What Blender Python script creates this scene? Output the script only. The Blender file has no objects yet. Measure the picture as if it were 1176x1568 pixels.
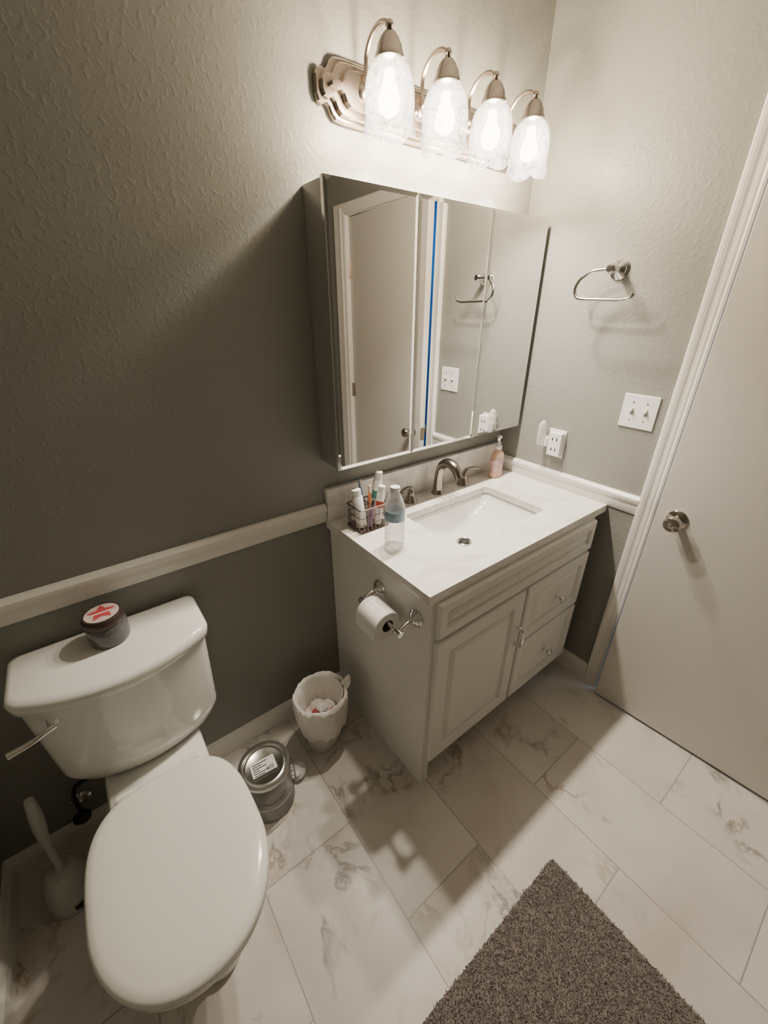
import bpy, bmesh, random
import numpy as np
from math import *
from mathutils import Vector, Matrix
random.seed(7); np.random.seed(7)
COL=bpy.context.collection
# ---------------------------------------------------------------- materials
def newmat(name):
    m=bpy.data.materials.new(name); m.use_nodes=True
    nt=m.node_tree; b=nt.nodes["Principled BSDF"]; return m,nt,b
def setin(b,k,v):
    if k in b.inputs: b.inputs[k].default_value=v
def M(name,col,rough=.5,metal=0,bump=0,bscale=60,var=0,vscale=8,spec=None,trans=0,ior=1.45,coat=0,emis=None,estr=0,bdist=.01,detail=3):
    m,nt,b=newmat(name); n=nt.nodes;l=nt.links
    c=(col[0],col[1],col[2],1)
    setin(b,"Base Color",c); setin(b,"Roughness",rough); setin(b,"Metallic",metal)
    setin(b,"Transmission Weight",trans); setin(b,"IOR",ior); setin(b,"Coat Weight",coat)
    if spec is not None: setin(b,"Specular IOR Level",spec)
    if emis: setin(b,"Emission Color",(*emis,1)); setin(b,"Emission Strength",estr)
    geo=n.new("ShaderNodeNewGeometry")
    if var:
        t=n.new("ShaderNodeTexNoise"); t.inputs["Scale"].default_value=vscale; t.inputs["Detail"].default_value=4
        l.new(geo.outputs["Position"],t.inputs["Vector"])
        mx=n.new("ShaderNodeMix"); mx.data_type='RGBA'
        mx.inputs[6].default_value=tuple(max(0,v*(1-var)) for v in col)+(1,)
        mx.inputs[7].default_value=tuple(min(1,v*(1+var)) for v in col)+(1,)
        l.new(t.outputs[0],mx.inputs[0]); l.new(mx.outputs[2],b.inputs["Base Color"])
    if bump:
        t=n.new("ShaderNodeTexNoise"); t.inputs["Scale"].default_value=bscale; t.inputs["Detail"].default_value=detail
        l.new(geo.outputs["Position"],t.inputs["Vector"])
        bp=n.new("ShaderNodeBump"); bp.inputs["Strength"].default_value=bump; bp.inputs["Distance"].default_value=bdist
        l.new(t.outputs[0],bp.inputs["Height"]); l.new(bp.outputs[0],b.inputs["Normal"])
    return m
def wallmat(name,col,k=1):
    m,nt,b=newmat(name);n=nt.nodes;l=nt.links
    setin(b,"Base Color",(*col,1)); setin(b,"Roughness",.42); setin(b,"Specular IOR Level",.3)
    geo=n.new("ShaderNodeNewGeometry")
    t=n.new("ShaderNodeTexNoise"); t.inputs["Scale"].default_value=78; t.inputs["Detail"].default_value=1.5; t.inputs["Distortion"].default_value=.15
    l.new(geo.outputs["Position"],t.inputs["Vector"])
    r=n.new("ShaderNodeMapRange"); r.interpolation_type='SMOOTHSTEP'; r.inputs[1].default_value=.47; r.inputs[2].default_value=.75
    l.new(t.outputs[0],r.inputs[0])
    bp=n.new("ShaderNodeBump"); bp.inputs["Strength"].default_value=.22*k; bp.inputs["Distance"].default_value=.002
    l.new(r.outputs[0],bp.inputs["Height"]); l.new(bp.outputs[0],b.inputs["Normal"])
    return m
WALL=wallmat("wall_paint_gray",(.258,.258,.236))
CEIL=wallmat("ceiling_paint",(.47,.47,.45))
TRIM=M("trim_white",(.78,.765,.72),.35,bump=.05,bscale=30)
DOORM=M("door_paint",(.66,.635,.59),.4,bump=.08,bscale=25,bdist=.004)
CAB=M("vanity_paint",(.80,.79,.755),.38,bump=.05,bscale=40,bdist=.003)
GAP=M("dark_gap",(.03,.028,.025),.8)
CERAM=M("ceramic_white",(.78,.785,.755),.08,coat=.3)
LIDM=M("toilet_seat_plastic",(.75,.755,.705),.16)
CHROME=M("chrome",(.75,.74,.72),.10,1)
NICKEL=M("brushed_nickel",(.47,.40,.34),.24,1,bump=.05,bscale=200,bdist=.002)
BRONZE=M("dark_nickel",(.33,.29,.26),.22,1)
MIRROR=M("mirror_glass",(.88,.885,.88),.01,1)
CABSIDE=M("cabinet_side_gray",(.38,.37,.355),.3,.3)
BLACK=M("black_plastic",(.02,.02,.02),.4)
WHITEP=M("white_plastic",(.80,.80,.78),.3)
PAPER=M("paper_white",(.82,.81,.79),.9,bump=.3,bscale=200,bdist=.002)
def quartz():
    m,nt,b=newmat("quartz_counter");n=nt.nodes;l=nt.links
    setin(b,"Roughness",.12)
    geo=n.new("ShaderNodeNewGeometry"); t=n.new("ShaderNodeTexNoise"); t.inputs["Scale"].default_value=2.5; t.inputs["Detail"].default_value=5; t.inputs["Distortion"].default_value=1.5
    l.new(geo.outputs["Position"],t.inputs["Vector"])
    r=n.new("ShaderNodeValToRGB"); e=r.color_ramp.elements
    e[0].position=.46;e[0].color=(.80,.785,.76,1);e[1].position=.54;e[1].color=(.81,.795,.77,1)
    k=e.new(.5);k.color=(.71,.675,.63,1)
    l.new(t.outputs[0],r.inputs[0]);l.new(r.outputs[0],b.inputs["Base Color"]);return m
QUARTZ=quartz()
def floormat():
    m,nt,b=newmat("marble_tile_floor");n=nt.nodes;l=nt.links
    geo=n.new("ShaderNodeNewGeometry"); sp=n.new("ShaderNodeSeparateXYZ"); l.new(geo.outputs["Position"],sp.inputs[0])
    def math(op,a,bb=None,c=None):
        q=n.new("ShaderNodeMath");q.operation=op
        for i,v in enumerate((a,bb,c)):
            if v is None: continue
            if isinstance(v,(int,float)): q.inputs[i].default_value=v
            else: l.new(v,q.inputs[i])
        return q.outputs[0]
    cx=math('ADD',sp.outputs[1],.80+6.1); cy=math('ADD',sp.outputs[0],.905+3.0)
    cb=n.new("ShaderNodeCombineXYZ"); l.new(cx,cb.inputs[0]); l.new(cy,cb.inputs[1])
    br=n.new("ShaderNodeTexBrick"); br.offset=.5; br.offset_frequency=2
    l.new(cb.outputs[0],br.inputs["Vector"])
    br.inputs["Color1"].default_value=(0,0,0,1);br.inputs["Color2"].default_value=(1,1,1,1);br.inputs["Mortar"].default_value=(.5,.5,.5,1)
    br.inputs["Scale"].default_value=1;br.inputs["Mortar Size"].default_value=.0018;br.inputs["Mortar Smooth"].default_value=.1
    br.inputs["Brick Width"].default_value=.61;br.inputs["Row Height"].default_value=.30
    w=math('MULTIPLY',br.outputs["Color"],23.0)
    def noise(scale,detail,dist,woff=0,rough=.55):
        t=n.new("ShaderNodeTexNoise");t.noise_dimensions='4D';t.inputs["Scale"].default_value=scale;t.inputs["Detail"].default_value=detail
        t.inputs["Distortion"].default_value=dist;t.inputs["Roughness"].default_value=rough
        l.new(geo.outputs["Position"],t.inputs["Vector"]);l.new(math('ADD',w,woff),t.inputs["W"]);return t.outputs[0]
    def veins(scale,width,woff,moff,p0,p1,amt):
        v=math('ABSOLUTE',math('SUBTRACT',noise(scale,8,1.1,woff,.62),.5))
        vein=math('SUBTRACT',1,math('MULTIPLY',v,width))
        mx=n.new("ShaderNodeClamp"); l.new(vein,mx.inputs[0])
        mask=n.new("ShaderNodeValToRGB"); mask.color_ramp.elements[0].position=p0; mask.color_ramp.elements[1].position=p1
        l.new(noise(3.2,3,.4,moff),mask.inputs[0])
        return math('MULTIPLY',math('MULTIPLY',mx.outputs[0],mask.outputs[0]),amt)
    v1=veins(3.0,34,0,7.3,.53,.62,.85); v2=veins(7.0,16,4.4,5.7,.56,.68,.6)
    vm=math('MAXIMUM',v1,v2)
    cloud=n.new("ShaderNodeValToRGB"); e=cloud.color_ramp.elements
    e[0].position=.28;e[0].color=(.54,.495,.45,1);e[1].position=.58;e[1].color=(.70,.67,.63,1)
    l.new(noise(2.3,5,.6,3.1),cloud.inputs[0])
    vc=n.new("ShaderNodeValToRGB"); e=vc.color_ramp.elements
    e[0].position=.45;e[0].color=(.17,.145,.125,1);e[1].position=.60;e[1].color=(.38,.28,.17,1)
    l.new(noise(2.0,2,.2,11.),vc.inputs[0])
    m1=n.new("ShaderNodeMix");m1.data_type='RGBA';l.new(vm,m1.inputs[0]);l.new(cloud.outputs[0],m1.inputs[6]);l.new(vc.outputs[0],m1.inputs[7])
    m2=n.new("ShaderNodeMix");m2.data_type='RGBA';l.new(br.outputs["Fac"],m2.inputs[0]);l.new(m1.outputs[2],m2.inputs[6]);m2.inputs[7].default_value=(.38,.345,.31,1)
    l.new(m2.outputs[2],b.inputs["Base Color"]); setin(b,"Roughness",.33)
    bp=n.new("ShaderNodeBump");bp.inputs["Strength"].default_value=.3;bp.inputs["Distance"].default_value=.001;bp.invert=True
    l.new(br.outputs["Fac"],bp.inputs["Height"]);l.new(bp.outputs[0],b.inputs["Normal"])
    return m
FLOOR=floormat()
def shademat():
    m=bpy.data.materials.new("frosted_glass_shade");m.use_nodes=True;nt=m.node_tree;n=nt.nodes;l=nt.links;n.clear()
    o=n.new("ShaderNodeOutputMaterial");tr=n.new("ShaderNodeBsdfTransparent");tr.inputs[0].default_value=(.31,.285,.245,1)
    tl=n.new("ShaderNodeBsdfTranslucent");tl.inputs[0].default_value=(.9,.85,.76,1)
    em=n.new("ShaderNodeEmission");em.inputs[0].default_value=(1,.89,.74,1)
    geo=n.new("ShaderNodeTexCoord");t=n.new("ShaderNodeTexNoise");t.inputs["Scale"].default_value=15;t.inputs["Distortion"].default_value=2.6;t.inputs["Detail"].default_value=.5
    l.new(geo.outputs["Object"],t.inputs["Vector"])
    a1=n.new("ShaderNodeMath");a1.operation='SUBTRACT';a1.inputs[1].default_value=.5;l.new(t.outputs[0],a1.inputs[0])
    a2=n.new("ShaderNodeMath");a2.operation='ABSOLUTE';l.new(a1.outputs[0],a2.inputs[0])
    r=n.new("ShaderNodeMapRange");r.inputs[1].default_value=.0;r.inputs[2].default_value=.03;r.inputs[3].default_value=.22;r.inputs[4].default_value=1.0
    l.new(a2.outputs[0],r.inputs[0])
    lw=n.new("ShaderNodeLayerWeight");lw.inputs[0].default_value=.5
    r2=n.new("ShaderNodeMapRange");r2.inputs[1].default_value=.10;r2.inputs[2].default_value=.95;r2.inputs[3].default_value=5.0;r2.inputs[4].default_value=.75;l.new(lw.outputs["Facing"],r2.inputs[0])
    mm=n.new("ShaderNodeMath");mm.operation='MULTIPLY';l.new(r.outputs[0],mm.inputs[0]);l.new(r2.outputs[0],mm.inputs[1]);l.new(mm.outputs[0],em.inputs[1])
    m1=n.new("ShaderNodeMixShader");m1.inputs[0].default_value=.008;l.new(tr.outputs[0],m1.inputs[1]);l.new(tl.outputs[0],m1.inputs[2])
    a=n.new("ShaderNodeAddShader");l.new(m1.outputs[0],a.inputs[0]);l.new(em.outputs[0],a.inputs[1]);l.new(a.outputs[0],o.inputs[0]);return m
SHADE=shademat()
def bulbmat():
    m=bpy.data.materials.new("glowing_bulb");m.use_nodes=True;nt=m.node_tree;n=nt.nodes;l=nt.links;n.clear()
    o=n.new("ShaderNodeOutputMaterial");tr=n.new("ShaderNodeBsdfTransparent");em=n.new("ShaderNodeEmission");em.inputs[0].default_value=(1,.90,.74,1);em.inputs[1].default_value=14
    a=n.new("ShaderNodeAddShader");l.new(tr.outputs[0],a.inputs[0]);l.new(em.outputs[0],a.inputs[1]);l.new(a.outputs[0],o.inputs[0]);return m
BULB=bulbmat()
def clearmat(name,col,f=.82,rough=.05):
    m=bpy.data.materials.new(name);m.use_nodes=True;nt=m.node_tree;n=nt.nodes;l=nt.links;n.clear()
    o=n.new("ShaderNodeOutputMaterial");tr=n.new("ShaderNodeBsdfTransparent");tr.inputs[0].default_value=(*col,1)
    pb=n.new("ShaderNodeBsdfPrincipled");pb.inputs["Base Color"].default_value=(*col,1);pb.inputs["Roughness"].default_value=rough
    lw=n.new("ShaderNodeLayerWeight");lw.inputs[0].default_value=.35
    mr=n.new("ShaderNodeMapRange");mr.inputs[3].default_value=1-f;mr.inputs[4].default_value=.75;l.new(lw.outputs["Facing"],mr.inputs[0])
    mx=n.new("ShaderNodeMixShader");l.new(mr.outputs[0],mx.inputs[0]);l.new(tr.outputs[0],mx.inputs[1]);l.new(pb.outputs[0],mx.inputs[2]);l.new(mx.outputs[0],o.inputs[0]);return m
CLEAR=clearmat("clear_plastic",(.93,.94,.94),.86)
CLEARORANGE=clearmat("soap_bottle_plastic",(.95,.72,.60),.6)
# ---------------------------------------------------------------- geometry helpers
def empty(name,loc=(0,0,0)):
    e=bpy.data.objects.new(name,None);e.empty_display_size=.05;e.location=loc;COL.objects.link(e);return e
def mesh(name,v,f,mat,parent=None,smooth=False,bevel=0,seg=2,angle=None):
    me=bpy.data.meshes.new(name);me.from_pydata([tuple(p) for p in v],[],f);me.update()
    bm=bmesh.new();bm.from_mesh(me);bmesh.ops.remove_doubles(bm,verts=bm.verts,dist=1e-6);bmesh.ops.recalc_face_normals(bm,faces=bm.faces);bm.to_mesh(me);bm.free()
    me.materials.append(mat)
    o=bpy.data.objects.new(name,me);COL.objects.link(o)
    if smooth:
        for p in me.polygons:p.use_smooth=True
        try:
            me.set_sharp_from_angle(angle=radians(angle or 40))
        except Exception: pass
    if bevel:
        b=o.modifiers.new("bevel","BEVEL");b.width=bevel;b.segments=seg;b.limit_method='ANGLE';b.angle_limit=radians(35)
    if parent: o.parent=parent
    return o
def box(name,x0,x1,y0,y1,z0,z1,mat,parent=None,bevel=0,seg=2):
    v=[(x,y,z) for x in(x0,x1) for y in(y0,y1) for z in(z0,z1)]
    f=[(0,1,3,2),(4,6,7,5),(0,4,5,1),(2,3,7,6),(0,2,6,4),(1,5,7,3)]
    return mesh(name,v,f,mat,parent,bevel=bevel,seg=seg)
def loft(name,rings,mat,parent=None,smooth=True,cap=(True,True),closed=True,angle=40,bevel=0):
    n=len(rings[0]);v=[p for r in rings for p in r];f=[]
    for i in range(len(rings)-1):
        for j in range(n if closed else n-1):
            k=(j+1)%n;f.append((i*n+j,i*n+k,(i+1)*n+k,(i+1)*n+j))
    if cap[0]: f.append(tuple(range(n))[::-1])
    if cap[1]: f.append(tuple((len(rings)-1)*n+j for j in range(n)))
    return mesh(name,v,f,mat,parent,smooth,bevel=bevel,angle=angle)
def basis(d):
    d=Vector(d).normalized(); a=Vector((0,0,1)) if abs(d.z)<.9 else Vector((1,0,0))
    if abs(d.z)>.9: u=Vector((1,0,0)); 
    else: u=a.cross(d).normalized()
    u=(u-d*u.dot(d)).normalized(); w=d.cross(u); return u,w,d
def lathe(name,prof,c,mat,parent=None,axis=(0,0,1),n=36,fn=None,cap=(True,True),angle=40,smooth=True,sx=1,sy=1):
    u,w,d=basis(axis);c=Vector(c);R=[]
    for i,(r,h) in enumerate(prof):
        ring=[]
        for j in range(n):
            t=2*pi*j/n;rr,hh=r,h
            if fn: rr,hh=fn(r,h,t,i)
            ring.append(c+u*(rr*cos(t)*sx)+w*(rr*sin(t)*sy)+d*hh)
        R.append(ring)
    return loft(name,R,mat,parent,smooth,cap,angle=angle)
def catmull(P,s=8,cyc=False):
    P=[Vector(p) for p in P];out=[];n=len(P)
    rng=range(n if cyc else n-1)
    for i in rng:
        if cyc:a,b,c,d=P[i-1],P[i],P[(i+1)%n],P[(i+2)%n]
        else:a,b,c,d=P[max(i-1,0)],P[i],P[i+1],P[min(i+2,n-1)]
        for k in range(s):
            t=k/s;out.append(.5*((2*b)+(c-a)*t+(2*a-5*b+4*c-d)*t*t+(3*b-a-3*c+d)*t**3))
    if not cyc: out.append(P[-1])
    return out
def tube(name,P,r,mat,parent=None,n=12,s=8,cyc=False,smoothpath=True,flat=1.0):
    Q=catmull(P,s,cyc) if smoothpath else [Vector(p) for p in P]
    m=len(Q);rings=[];u=None
    for i,q in enumerate(Q):
        if cyc:t=(Q[(i+1)%m]-Q[i-1]).normalized()
        else:t=(Q[min(i+1,m-1)]-Q[max(i-1,0)]).normalized()
        if u is None: u,_,_=basis(t)
        u=(u-t*u.dot(t)).normalized();w=t.cross(u)
        rr=r if isinstance(r,(int,float)) else float(np.interp(i/(m-1),np.linspace(0,1,len(r)),r))
        rings.append([q+u*(rr*cos(2*pi*j/n))+w*(rr*flat*sin(2*pi*j/n)) for j in range(n)])
    if cyc: rings.append(rings[0]); return loft(name,rings,mat,parent,cap=(False,False))
    return loft(name,rings,mat,parent)
def rrect(cx,cy,hx,hy,r,n=6):
    out=[];r=min(r,hx,hy)
    for (sx,sy,a0) in((1,1,0),(-1,1,90),(-1,-1,180),(1,-1,270)):
        for k in range(n+1):
            a=radians(a0+90*k/n);out.append((cx+sx*(hx-r)+r*cos(a),cy+sy*(hy-r)+r*sin(a)))
    return out
def sweep(name,prof,fn,stations,mat,parent=None,smooth=False):
    R=[[fn(s,d,h) for d,h in prof] for s in stations]
    return loft(name,R,mat,parent,smooth=smooth)
XL,YF,ZC=-2.10,-2.45,2.46
# ---------------------------------------------------------------- room shell
box("floor",XL-.1,1.3,YF-.1,.1,-.06,0,FLOOR)
box("ceiling",XL-.1,1.3,YF-.1,.1,ZC,ZC+.06,CEIL)
box("wall_back",XL-.1,.12,0,.1,0,ZC,WALL)
box("wall_left",XL-.1,XL,YF-.1,0,0,ZC,WALL)
box("wall_front",XL-.1,.12,YF-.1,YF,0,ZC,WALL)
DY0,DY1,DZ=-1.487,-.722,2.03
def multi(name,boxes,mat):
    v=[];f=[]
    for (x0,x1,y0,y1,z0,z1) in boxes:
        b=len(v);v+=[(x,y,z) for x in(x0,x1) for y in(y0,y1) for z in(z0,z1)]
        f+=[tuple(b+i for i in q) for q in [(0,1,3,2),(4,6,7,5),(0,4,5,1),(2,3,7,6),(0,2,6,4),(1,5,7,3)]]
    return mesh(name,v,f,mat)
multi("wall_right",[(0,.12,DY1+.018,0,0,ZC),(0,.12,YF,DY0-.018,0,ZC),(0,.12,DY0-.018,DY1+.018,DZ+.018,ZC)],WALL)
HALL=M("hall_wall_blue",(.05,.30,.70),.6)
box("wall_hall",1.2,1.3,YF-.1,.1,0,ZC,HALL)
box("wall_hall_end",.12,1.2,.0,.1,0,ZC,HALL); box("wall_hall_far",.12,1.2,YF-.1,YF,0,ZC,HALL)
# jamb
multi("trim_jamb",[(0,.12,DY1,DY1+.018,0,DZ),(0,.12,DY0-.018,DY0,0,DZ),(0,.12,DY0-.018,DY1+.018,DZ,DZ+.018),(.052,.066,DY1-.012,DY1,0,DZ)],TRIM)
# casing profile (d from wall, w outward from opening)
cprof=[(0,0),(.011,.0),(.014,.006),(.011,.012),(.014,.018),(.014,.030),(.018,.036),(.020,.044),(.020,.052),(.015,.057),(0,.057)]
iy1,iy0,iz=DY1+.006,DY0-.006,DZ+.006
def cfn(s,d,w):
    return [(-d,iy1+w,0),(-d,iy1+w,iz+w),(-d,iy0-w,iz+w),(-d,iy0-w,0)][s]
sweep("trim_door_casing",cprof,cfn,[0,1,2,3],TRIM)
box("trim_casing_board",-.016,0,iy0-.057-.06,iy0-.058,0,iz+.057,TRIM,None,.002)
# baseboards
bprof=[(0,0),(.013,0),(.013,.062),(.010,.070),(.007,.080),(.004,.088),(0,.09)]
sweep("baseboard_back",bprof,lambda s,d,h:(s,-d,h),[XL,-.935],TRIM)
sweep("baseboard_right",bprof,lambda s,d,h:(-d,s,h),[-.02,iy1+.057],TRIM)
sweep("baseboard_right_far",bprof,lambda s,d,h:(-d,s,h),[iy0-.118,YF],TRIM)
sweep("baseboard_left",bprof,lambda s,d,h:(XL+d,s,h),[-.0,YF],TRIM)
RT=.935
rprof=[(0,RT-.072),(.006,RT-.072),(.010,RT-.060),(.012,RT-.048),(.012,RT-.034),(.018,RT-.028),(.021,RT-.018),(.021,RT-.010),(.014,RT-.004),(.010,RT),(0,RT)]
sweep("trim_chair_rail_back",rprof,lambda s,d,h:(s,-d,h),[XL,-.952],TRIM)
sweep("trim_chair_rail_right",rprof,lambda s,d,h:(-d*.9,s,h),[-.021,iy1+.057],TRIM)
# ---------------------------------------------------------------- door
door=empty("door_1",(.010,DY0+.002,0))
DW=.757
slab=box("slab",0,.035,0,DW,.012,DZ-.004,DOORM,None,.002)
parts=[slab]
kz,ky=.915,DW-.066
KNOB=M("door_knob_nickel",(.50,.455,.41),.14,1)
def K(sgn,x0,nm):
    parts.append(lathe(nm+"_rosette",[(0,0),(.032,0),(.032,.004),(.026,.009),(.012,.012),(.011,.03),(.014,.034),(.024,.040),(.0275,.048),(.0275,.056),(.023,.064),(.012,.067),(0,.067)],(x0,ky,kz),KNOB,None,axis=(sgn,0,0)))
K(-1,0,"knob_inside");K(1,.035,"knob_outside")
parts.append(box("latch_plate",.004,.031,DW,DW+.0015,.88,.95,NICKEL))
for hz in(.25,1.05,1.76):
    parts.append(lathe("hinge_pin",[(0,0),(.006,0),(.006,.09),(0,.09)],(-.006,-.006,hz-.045),NICKEL,None,n=14))
    parts.append(box("hinge_leaf",-.001,.0008,.0,.028,hz-.045,hz+.045,NICKEL))
for p in parts: p.parent=door
door.rotation_euler=(0,0,radians(4.5))
# ---------------------------------------------------------------- vanity
van=empty("bathroom_vanity")
VX0,VX1,VY=-.935,-.072,-.53; CT=.866
box("side_panel_left",VX0,VX0+.018,VY,-.002,0,.836,CAB,van)
box("side_panel_right",VX1-.018,VX1,VY+.06,-.002,0,.836,CAB,van)
box("bottom_panel",VX0+.018,VX1-.018,VY+.01,-.004,.105,.12,CAB,van)
box("toe_kick",VX0+.018,VX1-.018,VY+.075,VY+.09,0,.11,CAB,van)
box("back_panel",VX0+.018,VX1-.018,-.012,-.002,.1,.8,CAB,van)
multi_b=[(VX0,VX0+.034,VY-.018,VY,0.0,.836),(VX1-.034,VX1,VY-.018,VY+.06,0.105,.836),(VX0+.034,VX1-.034,VY-.018,VY,.79,.836),(VX0+.034,VX1-.034,VY-.018,VY,.65,.70),(VX0+.034,VX1-.034,VY-.018,VY,.105,.15),(-.505,-.470,VY-.018,VY,.12,.67),(-.470,VX1-.034,VY-.018,VY,.40,.44)]
mb=multi("face_frame",multi_b,CAB);mb.parent=van
def panel(nm,x0,x1,z0,z1,m=.045,y=VY-.018,t=.018):
    cx,cz,hx,hz=(x0+x1)/2,(z0+z1)/2,(x1-x0)/2,(z1-z0)/2
    def ring(i,d):
        return [(cx+a*(hx-i),y-d,cz+b*(hz-i)) for a,b in((-1,-1),(1,-1),(1,1),(-1,1))]
    R=[ring(0,0),ring(0,t-.004),ring(.004,t),ring(m,t),ring(m+.004,t-.010),ring(m+.012,t-.010),ring(m+.030,t-.001),ring(m+.032,t-.001)]
    return loft(nm,R,CAB,van,smooth=False)
panel("top_false_front",VX0+.018,VX1-.010,.700,.826,.030)
panel("cabinet_door",VX0+.018,-.494,.135,.684,.052)
panel("drawer_upper",-.478,VX1-.010,.432,.684,.040)
panel("drawer_lower",-.478,VX1-.010,.135,.418,.040)
yk=VY-.036
for i,z in enumerate((.553,.277)):
    lathe("drawer_knob_%d"%i,[(0,0),(.010,0),(.009,.003),(.005,.006),(.005,.014),(.011,.018),(.014,.023),(.012,.028),(.005,.031),(0,.031)],(-.272,yk,z),CHROME,van,axis=(0,-1,0),n=24)
tube("door_pull",[(-.512,yk,.532),(-.512,yk-.022,.528),(-.512,yk-.027,.492),(-.512,yk-.022,.456),(-.512,yk,.452)],[.008,.005,.007,.005,.008],CHROME,van)
# countertop with sink hole
CX0,CX1,CY0,CY1=-.9486,-.001,-.552,-.001
sx0,sx1,sy0,sy1=-.700,-.240,-.432,-.145
N=6
inner=rrect((sx0+sx1)/2,(sy0+sy1)/2,(sx1-sx0)/2,(sy1-sy0)/2,.02,N)
outer=[]
for gi,(cxx,cyy) in enumerate(((CX1,CY1),(CX0,CY1),(CX0,CY0),(CX1,CY0))):
    for k in range(N+1): outer.append((cxx,cyy))
R=[[(x,y,.838) for x,y in inner],[(x,y,.866) for x,y in inner],[(x,y,.866) for x,y in outer],[(x,y,.836) for x,y in outer],[(x,y,.836) for x,y in inner]]
loft("countertop",R,QUARTZ,van,smooth=False,cap=(False,False))
box("backsplash",CX0,-.001,-.021,-.001,.8665,.990,QUARTZ,van,.0015)
def br(z,x0,x1,y0,y1,r): return [(x,y,z) for x,y in rrect((x0+x1)/2,(y0+y1)/2,(x1-x0)/2,(y1-y0)/2,r,8)]
Rb=[br(.836,sx0-.02,sx1+.02,sy0-.02,sy1+.02,.035),br(.836,sx0-.004,sx1+.004,sy0-.004,sy1+.004,.025),br(.828,sx0-.002,sx1+.002,sy0-.002,sy1+.002,.025),
    br(.80,sx0+.006,sx1-.022,sy0+.006,sy1-.006,.03),br(.765,sx0+.020,sx1-.085,sy0+.014,sy1-.012,.035),br(.745,sx0+.045,sx1-.150,sy0+.028,sy1-.024,.04),br(.738,sx0+.075,sx1-.185,sy0+.05,sy1-.04,.04),br(.734,-.515,-.465,-.29,-.24,.024)]
loft("sink_basin",Rb,CERAM,van,cap=(False,True),angle=60)
lathe("sink_drain",[(0.0,0),(.030,0),(.031,.003),(.026,.006),(.022,.004),(.021,-.004),(0,-.004)],(-.490,-.265,.7345),CHROME,van,n=28,cap=(True,False))
lathe("drain_stopper",[(0,0),(.019,0),(.019,.004),(.010,.007),(0,.0075)],(-.490,-.265,.7375),BLACK,van,n=28)
# ---------------------------------------------------------------- faucet
fau=empty("sink_faucet")
fx,fy=-.455,-.068
lathe("spout_base",[(0,0),(.027,0),(.026,.006),(.021,.012),(.019,.02),(0,.02)],(fx,fy,CT+.0005),BRONZE,fau)
tube("spout",[(fx,fy,CT+.015),(fx,fy,CT+.07),(fx,fy-.012,CT+.118),(fx,fy-.045,CT+.143),(fx,fy-.085,CT+.132),(fx,fy-.108,CT+.098)],[.020,.018,.018,.019,.018,.015],BRONZE,fau,n=18)
for i,(hx,sg) in enumerate(((-.602,-1),(-.305,1))):
    lathe("handle_base_%d"%i,[(0,0),(.026,0),(.025,.006),(.018,.018),(.014,.035),(.013,.05),(.010,.056),(0,.057)],(hx,fy,CT+.0005),BRONZE,fau)
    tube("handle_lever_%d"%i,[(hx,fy,CT+.05),(hx+sg*.012,fy-.004,CT+.066),(hx+sg*.04,fy-.012,CT+.070),(hx+sg*.068,fy-.022,CT+.066)],[.012,.011,.010,.009],BRONZE,fau,flat=.6)
# ---------------------------------------------------------------- medicine cabinet
mc=empty("medicine_cabinet")
MX0,MX1,MZ0,MZ1,MD=-.951,-.026,1.090,1.836,.112
box("cabinet_body",MX0+.004,MX1-.004,-MD+.012,-.001,MZ0+.003,MZ1-.003,CABSIDE,mc,.001)
for i,(a,b) in enumerate(((MX0,-.6480),(-.6462,-.3309),(-.3291,MX1))):
    def ring(k,y): return [(a+k,y,MZ0+k),(b-k,y,MZ0+k),(b-k,y,MZ1-k),(a+k,y,MZ1-k)]
    loft("mirror_door_%d"%(i+1),[ring(0,-MD+.013),ring(0,-MD+.0006),ring(.011,-MD-.0002),ring(.013,-MD-.0002)],MIRROR,mc,smooth=False)
# ---------------------------------------------------------------- vanity light
vl=empty("vanity_light_fixture")
LZ=2.03;LC=-.487;HW=.413
def plate(nm,off,d0,d1):
    pts=[(0,.018),(.006,.030),(.018,.034),(.026,.030),(.034,.036),(.042,.050),(.052,.058),(.075,.061),(.10,.061)]
    L=[(LC-HW+s+off,LZ+max(h-off*.8,.004)) for s,h in pts];Rr=[(2*LC-x,z) for x,z in L[::-1]]
    top=L+Rr;bot=[(x,2*LZ-z) for x,z in top[::-1]];poly=top+bot
    cx=LC
    R=[[(x,-d0,z) for x,z in poly],[(x,-(d1-.004),z) for x,z in poly],[(cx+(x-cx)*.992,-d1,LZ+(z-LZ)*.93) for x,z in poly]]
    return loft(nm,R,NICKEL,vl,smooth=False)
plate("backplate_base",0,.001,.016);plate("backplate_step",.012,.015,.026);plate("backplate_raised",.030,.025,.040)
SX=[-.775,-.592,-.410,-.228];SY=-.140;SZ=2.008
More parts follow.
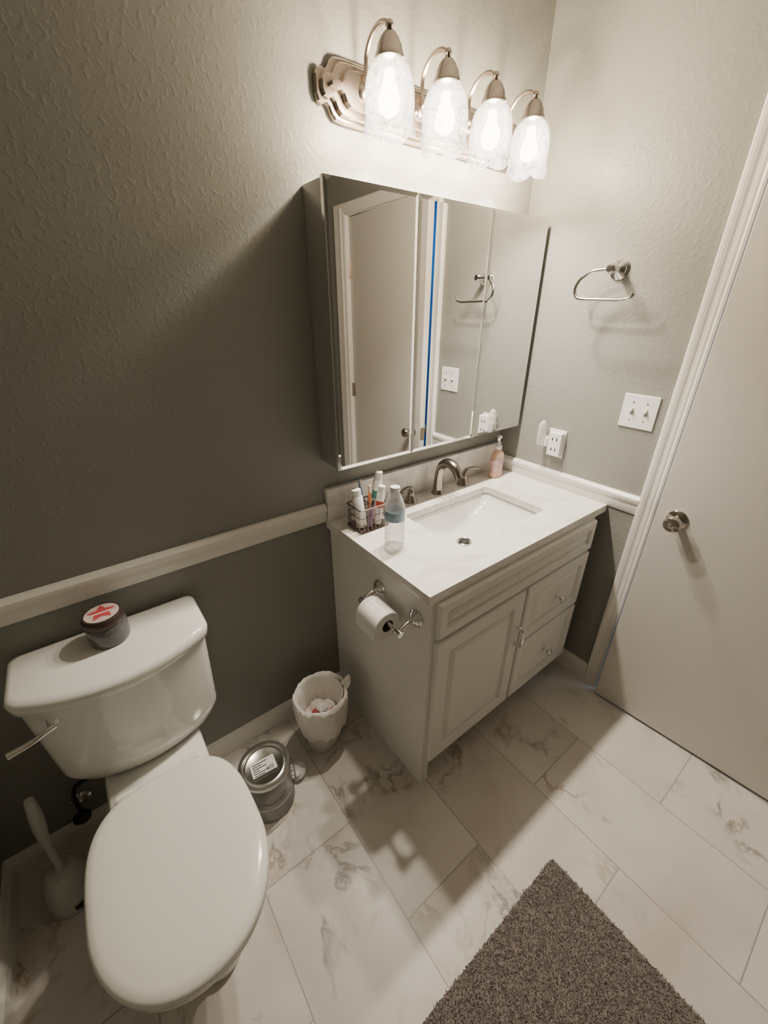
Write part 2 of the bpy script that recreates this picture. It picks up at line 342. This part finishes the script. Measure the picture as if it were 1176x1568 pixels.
for i,sx in enumerate(SX):
    lathe("arm_rosette_%d"%i,[(0,0),(.020,0),(.018,.006),(.010,.012),(0,.013)],(sx,-.038,LZ),NICKEL,vl,axis=(0,-1,0),n=24)
    tube("arm_%d"%i,[(sx,-.042,LZ),(sx,-.053,LZ+.012),(sx,-.047,LZ+.040),(sx,-.050,LZ+.068),(sx,-.072,LZ+.092),(sx,-.104,LZ+.100),(sx,SY+.008,LZ+.090),(sx,SY,SZ+.092)],.0055,NICKEL,vl)
    lathe("socket_cap_%d"%i,[(0,.058),(.006,.056),(.0095,.051),(.0095,.047),(.006,.043),(.008,.040),(.014,.036),(.022,.027),(.025,.020),(.028,.016),(.030,.006),(.033,.000),(.034,-.008),(.030,-.011),(0,-.011)],(sx,SY,SZ+.058),BRONZE,vl,n=28)
    prof=[(.030,.050),(.040,.043),(.049,.032),(.055,.016),(.058,-.002),(.059,-.020),(.0585,-.036),(.0575,-.048),(.060,-.058),(.065,-.067)]
    def fn(r,h,t,k):
        s=min(1,max(0,(k-1)/6.0));e=max(0,(k-5)/4.0);pet=abs(sin(2.5*t+.7*i))**.7
        return r*(1-.07*s+.11*s*pet),h-.016*e*pet
    lathe("glass_shade_%d"%i,prof,(sx,SY,SZ),SHADE,vl,n=100,fn=fn,cap=(False,False),angle=60)
    lathe("bulb_%d"%i,[(0,.04),(.012,.035),(.014,.015),(.022,-.004),(.027,-.020),(.023,-.038),(.010,-.047),(0,-.048)],(sx,SY,SZ),BULB,vl,n=24)
    ld=bpy.data.lights.new("bulb_light_%d"%i,'POINT');ld.energy=36;ld.color=(1,.875,.725);ld.shadow_soft_size=.022
    lo=bpy.data.objects.new("bulb_light_%d"%i,ld);lo.location=(sx,SY,SZ-.020);COL.objects.link(lo);lo.parent=vl
# ---------------------------------------------------------------- towel ring
tr=empty("towel_ring")
ty,tz=-.392,1.667
lathe("mount_rosette",[(0,0),(.031,0),(.031,.004),(.024,.008),(.024,.012),(.016,.018),(.010,.022),(.009,.05),(.014,.054),(.015,.066),(.010,.072),(0,.073)],(0,ty,tz),CHROME,tr,axis=(-1,0,0),n=32)
tube("ring_bar",[(-.060,ty-.010,tz),(-.062,ty+.02,tz-.001),(-.066,ty+.060,tz-.006),(-.072,ty+.090,tz-.026),(-.076,ty+.102,tz-.055),(-.078,ty+.090,tz-.080),(-.078,ty+.06,tz-.088),(-.078,ty-.02,tz-.090),(-.078,ty-.07,tz-.090),(-.078,ty-.092,tz-.084),(-.078,ty-.098,tz-.072)],.0055,CHROME,tr)
# ---------------------------------------------------------------- switch and outlet
sw=empty("light_switch")
box("plate",-.006,0,-.628,-.512,1.172,1.287,WHITEP,sw,.003,3)
for i,y in enumerate((-.593,-.547)):
    box("toggle_slot_%d"%i,-.0075,-.005,y-.005,y+.005,1.219,1.241,M("slot_gray",(.3,.3,.29),.5),sw)
    box("toggle_%d"%i,-.017,-.006,y-.0045,y+.0045,1.229,1.240,WHITEP,sw,.0015)
    for z in(1.200,1.260): lathe("screw_%d"%i,[(0,0),(.0032,0),(.0025,.0012),(0,.0014)],(-.006,y,z),CHROME,sw,axis=(-1,0,0),n=12)
ou=empty("electrical_outlet")
box("plate",-.006,0,-.330,-.252,.992,1.107,WHITEP,ou,.003,3)
for i,z in enumerate((1.028,1.070)):
    lathe("receptacle_%d"%i,[(0,0),(.017,0),(.016,.003),(0,.003)],(-.006,-.291,z),WHITEP,ou,axis=(-1,0,0),n=24)
ad=empty("plug_adapter")
box("body",-.036,-.0095,-.328,-.272,1.005,1.100,WHITEP,ad,.004,3)
for z in(1.03,1.072):
    for dy in(-.009,.009): box("slot",-.0368,-.0355,-.300+dy-.002,-.300+dy+.002,z-.005,z+.007,BLACK,ad)
nl=empty("night_light")
box("plug_body",-.040,-.0065,-.270,-.240,1.035,1.075,WHITEP,nl,.005,3)
lathe("light_dome",[(0,0),(.017,.004),(.020,.02),(.020,.07),(.017,.09),(.008,.10),(0,.102)],(-.045,-.243,1.040),clearmat("night_light_plastic",(.9,.9,.88),.6,.25),nl,n=24,sx=1,sy=.7)
# ---------------------------------------------------------------- toilet
to=empty("toilet");TX=-1.652
def tring(z,w,yb,yc,bow,r=.022):
    P=rrect(0,(yb+yc)/2,w,(yb-yc)/2,r,6);Q=[]
    n=len(P)
    for i in range(n):
        a=P[i];b=P[(i+1)%n];Q.append(a)
        L=abs(a[0]-b[0])
        if L>w*.8:
            for k in range(1,14): Q.append((a[0]+(b[0]-a[0])*k/14,a[1]+(b[1]-a[1])*k/14))
    out=[]
    for x,y in Q:
        k=(yb-y)/(yb-yc);out.append((TX+x,y-bow*k*max(0,(1-(x/w)**2)),z))
    return out
loft("tank",[tring(.400,.150,-.055,-.145,.035),tring(.406,.160,-.045,-.155,.042),tring(.440,.183,-.032,-.163,.05),tring(.462,.194,-.028,-.166,.055),tring(.475,.197,-.027,-.167,.056),tring(.60,.202,-.024,-.171,.062),tring(.736,.208,-.022,-.175,.068)],CERAM,to,angle=30)
loft("tank_lid",[tring(.734,.210,-.018,-.178,.070),tring(.740,.217,-.014,-.183,.072),tring(.764,.219,-.013,-.185,.073),tring(.774,.214,-.017,-.180,.072),tring(.777,.204,-.026,-.171,.066),tring(.778,.12,-.06,-.12,.03)],CERAM,to,angle=60)
def egg(z,w,yb,yf,ym,eb=2.6,ef=2.1,n=64,cx=TX):
    out=[]
    for j in range(n):
        t=2*pi*j/n;c,s=cos(t),sin(t)
        e=eb if s>0 else ef
        x=w*copysign(abs(c)**(2/e),c);y=(yb-ym if s>0 else ym-yf)*copysign(abs(s)**(2/e),s)
        out.append((cx+x,ym+y,z))
    return out
loft("pedestal",[egg(0,.108,-.10,-.60,-.36),egg(.03,.110,-.10,-.605,-.36),egg(.05,.100,-.11,-.59,-.36),egg(.14,.096,-.13,-.58,-.38),egg(.22,.112,-.16,-.62,-.42),egg(.29,.142,-.20,-.675,-.48),egg(.345,.165,-.25,-.712,-.52),egg(.375,.172,-.28,-.725,-.53),egg(.398,.172,-.285,-.727,-.53),egg(.402,.160,-.30,-.715,-.53)],CERAM,to,angle=60)
def pr(z,w,y0,y1): return [(TX+x,y,z) for x,y in rrect(0,(y0+y1)/2,w,abs(y0-y1)/2,.04,6)]
loft("tank_platform",[pr(.16,.085,-.06,-.36),pr(.27,.10,-.05,-.36),pr(.36,.118,-.04,-.38),pr(.392,.125,-.04,-.38),pr(.400,.118,-.047,-.37)],CERAM,to,angle=60)
loft("seat",[egg(.404,.170,-.292,-.735,-.53,3.2),egg(.408,.178,-.285,-.742,-.53,3.2),egg(.418,.178,-.285,-.742,-.53,3.2),egg(.421,.172,-.29,-.736,-.53,3.2)],LIDM,to,angle=60)
loft("seat_lid",[egg(.422,.172,-.290,-.738,-.53,3.2),egg(.427,.180,-.283,-.745,-.53,3.2),egg(.438,.180,-.283,-.745,-.53,3.2),egg(.446,.174,-.289,-.738,-.53,3.2),egg(.450,.160,-.300,-.722,-.53,3),egg(.453,.12,-.35,-.68,-.53,2.6),egg(.454,.05,-.45,-.6,-.53,2.2)],LIDM,to,angle=60)
for i,s in enumerate((-1,1)):
    lathe("hinge_%d"%i,[(0,-.022),(.010,-.022),(.011,-.018),(.011,.018),(.010,.022),(0,.022)],(TX+s*.078,-.278,.424),LIDM,to,axis=(1,0,0),n=20)
    box("hinge_base_%d"%i,TX+s*.078-.022,TX+s*.078+.022,-.295,-.262,.400,.418,LIDM,to,.004)
lathe("lever_boss",[(0,0),(.017,0),(.016,.006),(.010,.012),(.008,.022),(0,.022)],(-1.800,-.196,.695),CHROME,to,axis=(-.3,-1,0),n=24)
tube("lever",[(-1.800,-.218,.695),(-1.818,-.226,.694),(-1.848,-.232,.688),(-1.886,-.232,.682)],[.008,.007,.008,.010],CHROME,to)
# supply valve + hose (plumbed into the toilet)
sv=to
lathe("escutcheon",[(0,0),(.028,0),(.022,.006),(0,.007)],(-1.885,-.0005,.17),CHROME,sv,axis=(0,-1,0),n=24)
tube("valve_pipe",[(-1.885,-.004,.17),(-1.885,-.06,.17)],.008,CHROME,sv,smoothpath=False)
lathe("valve_handle",[(0,0),(.022,0),(.024,.006),(.022,.014),(0,.015)],(-1.885,-.058,.17),BLACK,sv,axis=(0,-1,0),n=20)
tube("supply_hose",[(-1.885,-.045,.175),(-1.885,-.045,.23),(-1.865,-.06,.30),(-1.80,-.09,.345),(-1.765,-.10,.398)],.006,BLACK,sv)
# ---------------------------------------------------------------- jar candle on tank
cj=empty("candle_jar");jx,jy,jz=-1.652,-.088,.7785
JAR=M("smoky_jar",(.11,.115,.12),.12,coat=.4)
lathe("jar_body",[(0,0),(.042,0),(.046,.004),(.047,.012),(.047,.052),(.043,.060),(0,.060)],(jx,jy,jz),JAR,cj)
lathe("jar_lid",[(0,.060),(.046,.060),(.047,.064),(.047,.078),(.044,.083),(.040,.084),(.040,.082),(0,.082)],(jx,jy,jz),M("lid_dark",(.07,.05,.045),.35,.4),cj)
lathe("lid_label",[(0,.0822),(.0385,.0822),(.0385,.0828),(0,.0828)],(jx,jy,jz),M("label_cream",(.55,.45,.42),.6,var=.35,vscale=60),cj)
def star(nm,cx,cy,r0,r1,n,rot,mat,z):
    st=[(cx+(r0 if k%2==0 else r1)*cos(rot+k*pi/n),cy+(r0 if k%2==0 else r1)*sin(rot+k*pi/n)) for k in range(2*n)]
    loft(nm,[[(x,y,z) for x,y in st],[(x,y,z+.0006) for x,y in st]],mat,cj,smooth=False)
LR=M("label_red",(.45,.06,.07),.6)
star("lid_star",jx,jy+.002,.033,.017,5,.3,LR,jz+.0828)
box("lid_text",jx-.026,jx+.022,jy-.003,jy+.002,jz+.0832,jz+.0838,M("label_text_white",(.75,.70,.68),.6),cj)
# ---------------------------------------------------------------- toilet brush
tb=empty("toilet_brush");bx,by=-1.952,-.160
BR=M("brush_plastic",(.50,.50,.47),.35)
lathe("holder",[(0,0),(.060,0),(.063,.006),(.060,.05),(.052,.10),(.044,.128),(.036,.138),(.016,.142),(0,.142)],(bx,by,0.001),BR,tb,n=40)
tube("handle",[(bx,by,.135),(bx+.004,by+.002,.18),(bx+.010,by+.004,.30),(bx+.018,by+.006,.37),(bx+.024,by+.008,.44)],[.011,.009,.010,.016,.016,.010],BR,tb)
box("holder_label",bx+.002,bx+.038,by-.0620,by-.045,.018,.040,BLACK,tb,.002)
# ---------------------------------------------------------------- paint can
pc=empty("paint_can");px,py=-1.385,-.262
CANM=M("can_body",(.24,.24,.235),.28,.6)
METAL=M("can_rim_metal",(.60,.60,.57),.22,1)
lathe("can_body",[(0,0),(.081,0),(.083,.002),(.083,.006),(.0815,.008),(.0815,.178),(.083,.180),(.084,.188),(.082,.191),(.074,.191),(.072,.185),(0,.185)],(px,py,.001),CANM,pc,n=56)
lathe("can_rim",[(.0842,.180),(.0855,.186),(.084,.1925),(.074,.1925),(.071,.186),(.073,.184)],(px,py,.001),METAL,pc,n=56,cap=(False,False))
lathe("can_lid",[(0,.1865),(.056,.1865),(.060,.189),(.066,.189),(.070,.1865),(.072,.188),(.072,.185)],(px,py,.001),METAL,pc,n=56,cap=(True,False))
lb=box("lid_sticker",-.040,.040,-.026,.026,.1905,.1912,M("sticker",(.74,.73,.70),.6),pc)
lt=[lb]
for k in range(6):
    lt.append(box("sticker_text_%d"%k,-.034,-.034+[.05,.03,.045,.02,.05,.035][k],.018-k*.008-.002,.018-k*.008+.001,.1912,.1914,BLACK,pc))
for k in range(7): lt.append(box("barcode_%d"%k,.008+k*.0035,.0095+k*.0035,-.022,-.006,.1912,.1915,BLACK,pc))
for o in lt: o.location=(px-.004,py-.004,.001);o.rotation_euler=(0,0,radians(-5))
tube("bail_handle",[(px-.086,py+.0,.165),(px-.088,py-.03,.125),(px-.066,py-.066,.095),(px,py-.090,.085),(px+.066,py-.066,.095),(px+.088,py-.03,.125),(px+.086,py,.165)],.0018,METAL,pc,n=8)
# ---------------------------------------------------------------- trash can
tc=empty("trash_can");wx,wy=-1.118,-.185
BIN=M("bin_plastic",(.70,.67,.62),.4)
BAG=M("bag_plastic",(.82,.79,.75),.35,bump=.5,bscale=45,bdist=.01)
lathe("bin_shell",[(0,0),(.056,0),(.059,.004),(.090,.255),(.093,.262),(.091,.265),(.087,.258),(.056,.01),(0,.01)],(wx-.012,wy,.001),BIN,tc,n=40,sy=.92)
def bagfn(r,h,t,i):
    a=.5*sin(7*t+1.3)+.35*sin(13*t+i)+.4*sin(23*t+2*i)
    return r*(1+.030*a*(1 if i>0 else .5))+.002,h+.012*(.6*sin(5*t)+.4*sin(11*t+1)+.3*sin(17*t))*(1 if i in(0,1,2,3,4) else 0)
lathe("bag_liner",[(.087,.105),(.093,.13),(.098,.16),(.101,.21),(.102,.250),(.099,.274),(.091,.272),(.083,.22),(.072,.12),(.05,.06),(0,.05)],(wx-.004,wy,0),BAG,tc,n=120,fn=bagfn,cap=(False,False),sy=.92,angle=180)
tube("bag_tie",[(wx+.080,wy-.03,.255),(wx+.098,wy-.035,.285),(wx+.106,wy-.03,.308),(wx+.100,wy-.02,.285),(wx+.084,wy-.012,.262)],[.010,.015,.006,.012,.009],BAG,tc,flat=.5)
def crumple(nm,c,r,mat,parent,seed,sq=.7):
    bm=bmesh.new();bmesh.ops.create_icosphere(bm,subdivisions=3,radius=r)
    rng=random.Random(seed);ph=[(Vector((rng.uniform(-1,1),rng.uniform(-1,1),rng.uniform(-1,1))).normalized(),rng.uniform(0,6)) for _ in range(9)]
    for v in bm.verts:
        d=v.co.normalized();a=sum(abs(sin(7*d.dot(p)+q)) for p,q in ph)/9
        v.co=v.co*(.35+1.0*a);v.co.z*=sq;v.co+=Vector(c)
    me=bpy.data.meshes.new(nm);bm.to_mesh(me);bm.free();me.materials.append(mat)
    o=bpy.data.objects.new(nm,me);COL.objects.link(o);o.parent=parent;return o
TIS=M("tissue",(.76,.68,.64),.8);RED=M("wrapper_red",(.45,.08,.08),.5)
for k,(dx,dy,z,r,m_) in enumerate([(-.02,.02,.14,.045,TIS),(.025,.01,.15,.038,TIS),(.0,-.03,.16,.034,TIS),(-.03,-.02,.155,.03,PAPER),(.022,-.030,.172,.016,RED),(-.005,.028,.175,.026,TIS),(.0,-.0,.19,.020,PAPER),(-.028,.0,.185,.012,RED)]):
    crumple("trash_%d"%k,(wx-.004+dx,wy+dy,z),r,m_,tc,k)
ti=empty("crumpled_tissue"); crumple("tissue_body",(-1.272,-.245,.022),.032,PAPER,ti,44,.8)
# ---------------------------------------------------------------- toilet paper holder
tp=empty("toilet_paper_holder");ax,az=-1.003,.726
for i,y in enumerate((-.312,-.490)):
    lathe("mount_%d"%i,[(0,0),(.028,0),(.028,.004),(.022,.008),(.022,.012),(.013,.018),(.008,.022),(0,.023)],(VX0-.0005,y,.745),CHROME,tp,axis=(-1,0,0),n=30)
    tube("post_%d"%i,[(VX0-.018,y,.745),(VX0-.04,y,.742),(VX0-.060,y,.734),(ax,y,az)],[.008,.007,.008,.011],CHROME,tp)
    lathe("finial_%d"%i,[(0,-.014),(.011,-.012),(.013,0),(.011,.012),(0,.014)],(ax,y,az),CHROME,tp,axis=(0,1,0),n=20)
tube("spindle",[(ax,-.312,az),(ax,-.490,az)],.006,CHROME,tp,smoothpath=False)
rl=empty("toilet_paper_roll")
ry0,ry1=-.440,-.340
RR=.046;rz=az-.012
lathe("roll",[(.020,0),(RR-.002,0),(RR,.002),(RR,ry1-ry0-.002),(RR-.002,ry1-ry0),(.020,ry1-ry0),(.020,0)],(ax,ry0,rz),PAPER,rl,axis=(0,1,0),n=48,cap=(False,False))
lathe("cardboard_core",[(.0185,.001),(.020,.0),(.020,ry1-ry0),(.0185,ry1-ry0-.001),(.0185,.001)],(ax,ry0,rz),M("cardboard",(.13,.09,.065),.8),rl,axis=(0,1,0),n=32,cap=(False,False))
R=[]
for y in(ry0+.001,ry1-.001):
    R.append([(ax-(RR+.0005)*cos(a),y,rz+(RR+.0005)*sin(a)) for a in (1.4,1.0,.6,.2)]+[(ax-RR-.002,y,rz-.02),(ax-RR,y,rz-.040),(ax-RR+.001,y,rz-.040),(ax-RR-.001,y,rz-.02)]+[(ax-RR*cos(a),y,rz+RR*sin(a)) for a in (.2,.6,1.0,1.4)])
loft("paper_sheet",R,PAPER,rl)
# ---------------------------------------------------------------- counter items
wb=empty("water_bottle");ox,oy=-.860,-.288
lathe("bottle",[(0,.004),(.022,.0),(.030,.004),(.032,.012),(.032,.020),(.0300,.024),(.032,.028),(.032,.036),(.0300,.040),(.032,.044),(.032,.052),(.0300,.056),(.032,.060),(.032,.070),(.0300,.074),(.032,.078),(.032,.086),(.0300,.090),(.032,.094),(.0315,.098),(.0315,.132),(.032,.135),(.031,.142),(.026,.160),(.018,.178),(.0135,.188),(.0135,.198)],(ox,oy,CT+.0005),CLEAR,wb,n=36,cap=(True,True),angle=180)
lathe("bottle_label",[(.0320,.099),(.0320,.131)],(ox,oy,CT),M("label_blue",(.30,.42,.55),.35,var=.9,vscale=60),wb,n=36,cap=(False,False))
lathe("bottle_cap",[(0,.190),(.015,.190),(.0152,.202),(.0148,.207),(0,.208)],(ox,oy,CT),WHITEP,wb,n=28)
tbk=empty("toothbrush_basket");qx0,qx1,qy0,qy1=-.905,-.785,-.165,-.075
WIRE=M("basket_wire",(.20,.16,.14),.3,.9)
def rectpath(z,r=.012,ins=0): return [(x,y,z) for x,y in rrect((qx0+qx1)/2,(qy0+qy1)/2,(qx1-qx0)/2-ins,(qy1-qy0)/2-ins,r,3)]
for k,z in enumerate((CT+.004,CT+.03,CT+.055,CT+.085)):
    tube("hoop_%d"%k,rectpath(z),.0022 if k in(0,3) else .0014,WIRE,tbk,n=8,s=2,cyc=True)
nv=0
for x in np.linspace(qx0+.012,qx1-.012,7):
    for y in(qy0,qy1): tube("wire_%d"%nv,[(x,y,CT+.003),(x,y,CT+.085)],.0013,WIRE,tbk,n=6,smoothpath=False);nv+=1
for y in np.linspace(qy0+.012,qy1-.012,5):
    for x in(qx0,qx1): tube("wire_%d"%nv,[(x,y,CT+.003),(x,y,CT+.085)],.0013,WIRE,tbk,n=6,smoothpath=False);nv+=1
box("tray",qx0+.003,qx1-.003,qy0+.003,qy1-.003,CT+.002,CT+.005,WIRE,tbk)
tube("divider",[(-.845,qy0,CT+.085),(-.845,qy1,CT+.085)],.0018,WIRE,tbk,n=6,smoothpath=False)
def tubeobj(name,base,top,r,mat,capmat=None,parent=None,bandmat=None):
    e=empty(name);b=Vector(base);t=Vector(top);d=t-b;L=d.length
    lathe("body",[(0,0),(r*.95,.001),(r,.004),(r,L*.8),(r*.8,L*.84),(0,L*.84)],b,mat,e,axis=d,n=24)
    lathe("cap",[(0,L*.84),(r*.85,L*.84),(r*.85,L*.99),(r*.7,L),(0,L)],b,capmat or mat,e,axis=d,n=24)
    if bandmat: lathe("band",[(r*1.01,L*.45),(r*1.01,L*.62)],b,bandmat,e,axis=d,n=24,cap=(False,False))
    return e
TEAL=M("tube_teal",(.10,.32,.30),.35);REDP=M("tube_red",(.5,.06,.05),.4);BLUEP=M("brush_blue",(.06,.22,.5),.35);ORG=M("brush_orange",(.75,.25,.08),.4);PURP=M("razor_purple",(.25,.16,.30),.4)
tubeobj("lotion_bottle",(-.878,-.128,CT+.007),(-.888,-.112,CT+.145),.019,WHITEP,WHITEP)
tubeobj("toothpaste_tube",(-.822,-.142,CT+.007),(-.806,-.150,CT+.150),.014,WHITEP,WHITEP,bandmat=REDP)
tubeobj("toothpaste_tube",(-.808,-.098,CT+.007),(-.788,-.108,CT+.185),.016,WHITEP,WHITEP,bandmat=TEAL)
def toothbrush(a,b,mat):
    e=empty("toothbrush");a=Vector(a);b=Vector(b)
    tube("handle",[a,a+(b-a)*.5,b],[.0045,.0055,.004],mat,e,n=10)
    d=(b-a).normalized();u=Vector((0,-1,0))
    for k in range(4):
        c=b-d*(.004+.006*k);lathe("bristle_tuft_%d"%k,[(0,0),(.004,0),(.0042,.012),(0,.012)],c,WHITEP,e,axis=u,n=8)
toothbrush((-.850,-.105,CT+.008),(-.856,-.085,CT+.165),BLUEP)
toothbrush((-.842,-.135,CT+.008),(-.838,-.118,CT+.150),ORG)
tubeobj("razor_handle",(-.858,-.147,CT+.008),(-.848,-.158,CT+.11),.007,PURP,BLACK)
# soap bottle
sb=empty("soap_dispenser_bottle");kx,ky2=-.118,-.092
lathe("bottle_body",[(0,0),(.030,0),(.036,.004),(.037,.015),(.034,.055),(.036,.09),(.034,.108),(.022,.122),(.013,.127),(.013,.134),(0,.134)],(kx,ky2,CT+.0005),CLEARORANGE,sb,n=36,sx=1,sy=.65)
lathe("liquid",[(0,.002),(.033,.004),(.034,.015),(.031,.05),(.032,.062),(0,.062)],(kx,ky2,CT+.001),M("soap_liquid",(.85,.46,.34),.2),sb,n=36,sx=1,sy=.62)
lathe("front_label",[(.0362,.03),(.0352,.055),(.0368,.085)],(kx,ky2,CT),M("soap_label",(.60,.38,.38),.4,var=.7,vscale=60),sb,n=36,sx=1,sy=.66,cap=(False,False))
lathe("pump_collar",[(0,.130),(.015,.130),(.015,.146),(.007,.149),(.0045,.151),(.0045,.178),(.010,.180),(.011,.188),(.006,.192),(0,.192)],(kx,ky2,CT),WHITEP,sb,n=24)
tube("pump_nozzle",[(kx,ky2,CT+.185),(kx-.02,ky2-.012,CT+.187),(kx-.036,ky2-.022,CT+.180)],[.006,.005,.004],WHITEP,sb,n=10)
# ---------------------------------------------------------------- rug
rx0,rx1,ry_0,ry_1=-1.66,-.752,-1.575,-.966
RUG=M("rug_pile",(.215,.185,.168),.95,var=.35,vscale=60)
nb=110000
bx_=np.random.uniform(rx0,rx1,nb);by_=np.random.uniform(ry_0,ry_1,nb);an=np.random.uniform(0,2*pi,nb);le=np.random.uniform(.009,.014,nb);wd=.0022
lx=np.random.normal(0,.0045,nb);ly=np.random.normal(0,.0045,nb)
V=np.zeros((nb,3,3));V[:,0]=np.stack([bx_+wd*np.cos(an),by_+wd*np.sin(an),np.full(nb,.005)],1);V[:,1]=np.stack([bx_-wd*np.cos(an),by_-wd*np.sin(an),np.full(nb,.005)],1);V[:,2]=np.stack([bx_+lx,by_+ly,le],1)
V=V.reshape(-1,3)
base=rrect((rx0+rx1)/2,(ry_0+ry_1)/2,(rx1-rx0)/2,(ry_1-ry_0)/2,.012,4);nbv=len(base)
bv=np.array([(x,y,.001) for x,y in base]+[(x,y,.008) for x,y in base])
off=len(V)
faces=[(3*i,3*i+1,3*i+2) for i in range(nb)]+[(off+i,off+(i+1)%nbv,off+nbv+(i+1)%nbv,off+nbv+i) for i in range(nbv)]+[tuple(off+nbv+i for i in range(nbv))]
me=bpy.data.meshes.new("bath_rug");me.from_pydata(np.vstack([V,bv]).tolist(),[],faces);me.update();me.materials.append(RUG)
COL.objects.link(bpy.data.objects.new("bath_rug",me))
# ---------------------------------------------------------------- hallway glow
hl=bpy.data.lights.new("hall_light",'AREA');hl.energy=10;hl.color=(.5,.75,1);hl.size=.5
ho=bpy.data.objects.new("hall_light",hl);ho.location=(.7,-1.6,2.4);COL.objects.link(ho)
w=bpy.data.worlds.new("world");bpy.context.scene.world=w;w.use_nodes=True
w.node_tree.nodes["Background"].inputs[0].default_value=(.05,.05,.05,1)
# ---------------------------------------------------------------- camera
P=[617.8178,0.4675,0.6479,0.0004]
f=Vector((cos(P[1])*sin(P[2]),cos(P[1])*cos(P[2]),-sin(P[1])));r=Vector((cos(P[2]),-sin(P[2]),0));u=r.cross(f)
mt=Matrix((r,u,-f)).transposed().to_4x4();mt.translation=Vector((-1.5621,-1.1597,1.5521))
cd=bpy.data.cameras.new("camera");cd.sensor_fit='HORIZONTAL';cd.sensor_width=36;cd.lens=36*P[0]/1176;cd.clip_start=.02
cam=bpy.data.objects.new("camera",cd);COL.objects.link(cam);cam.matrix_world=mt;bpy.context.scene.camera=cam
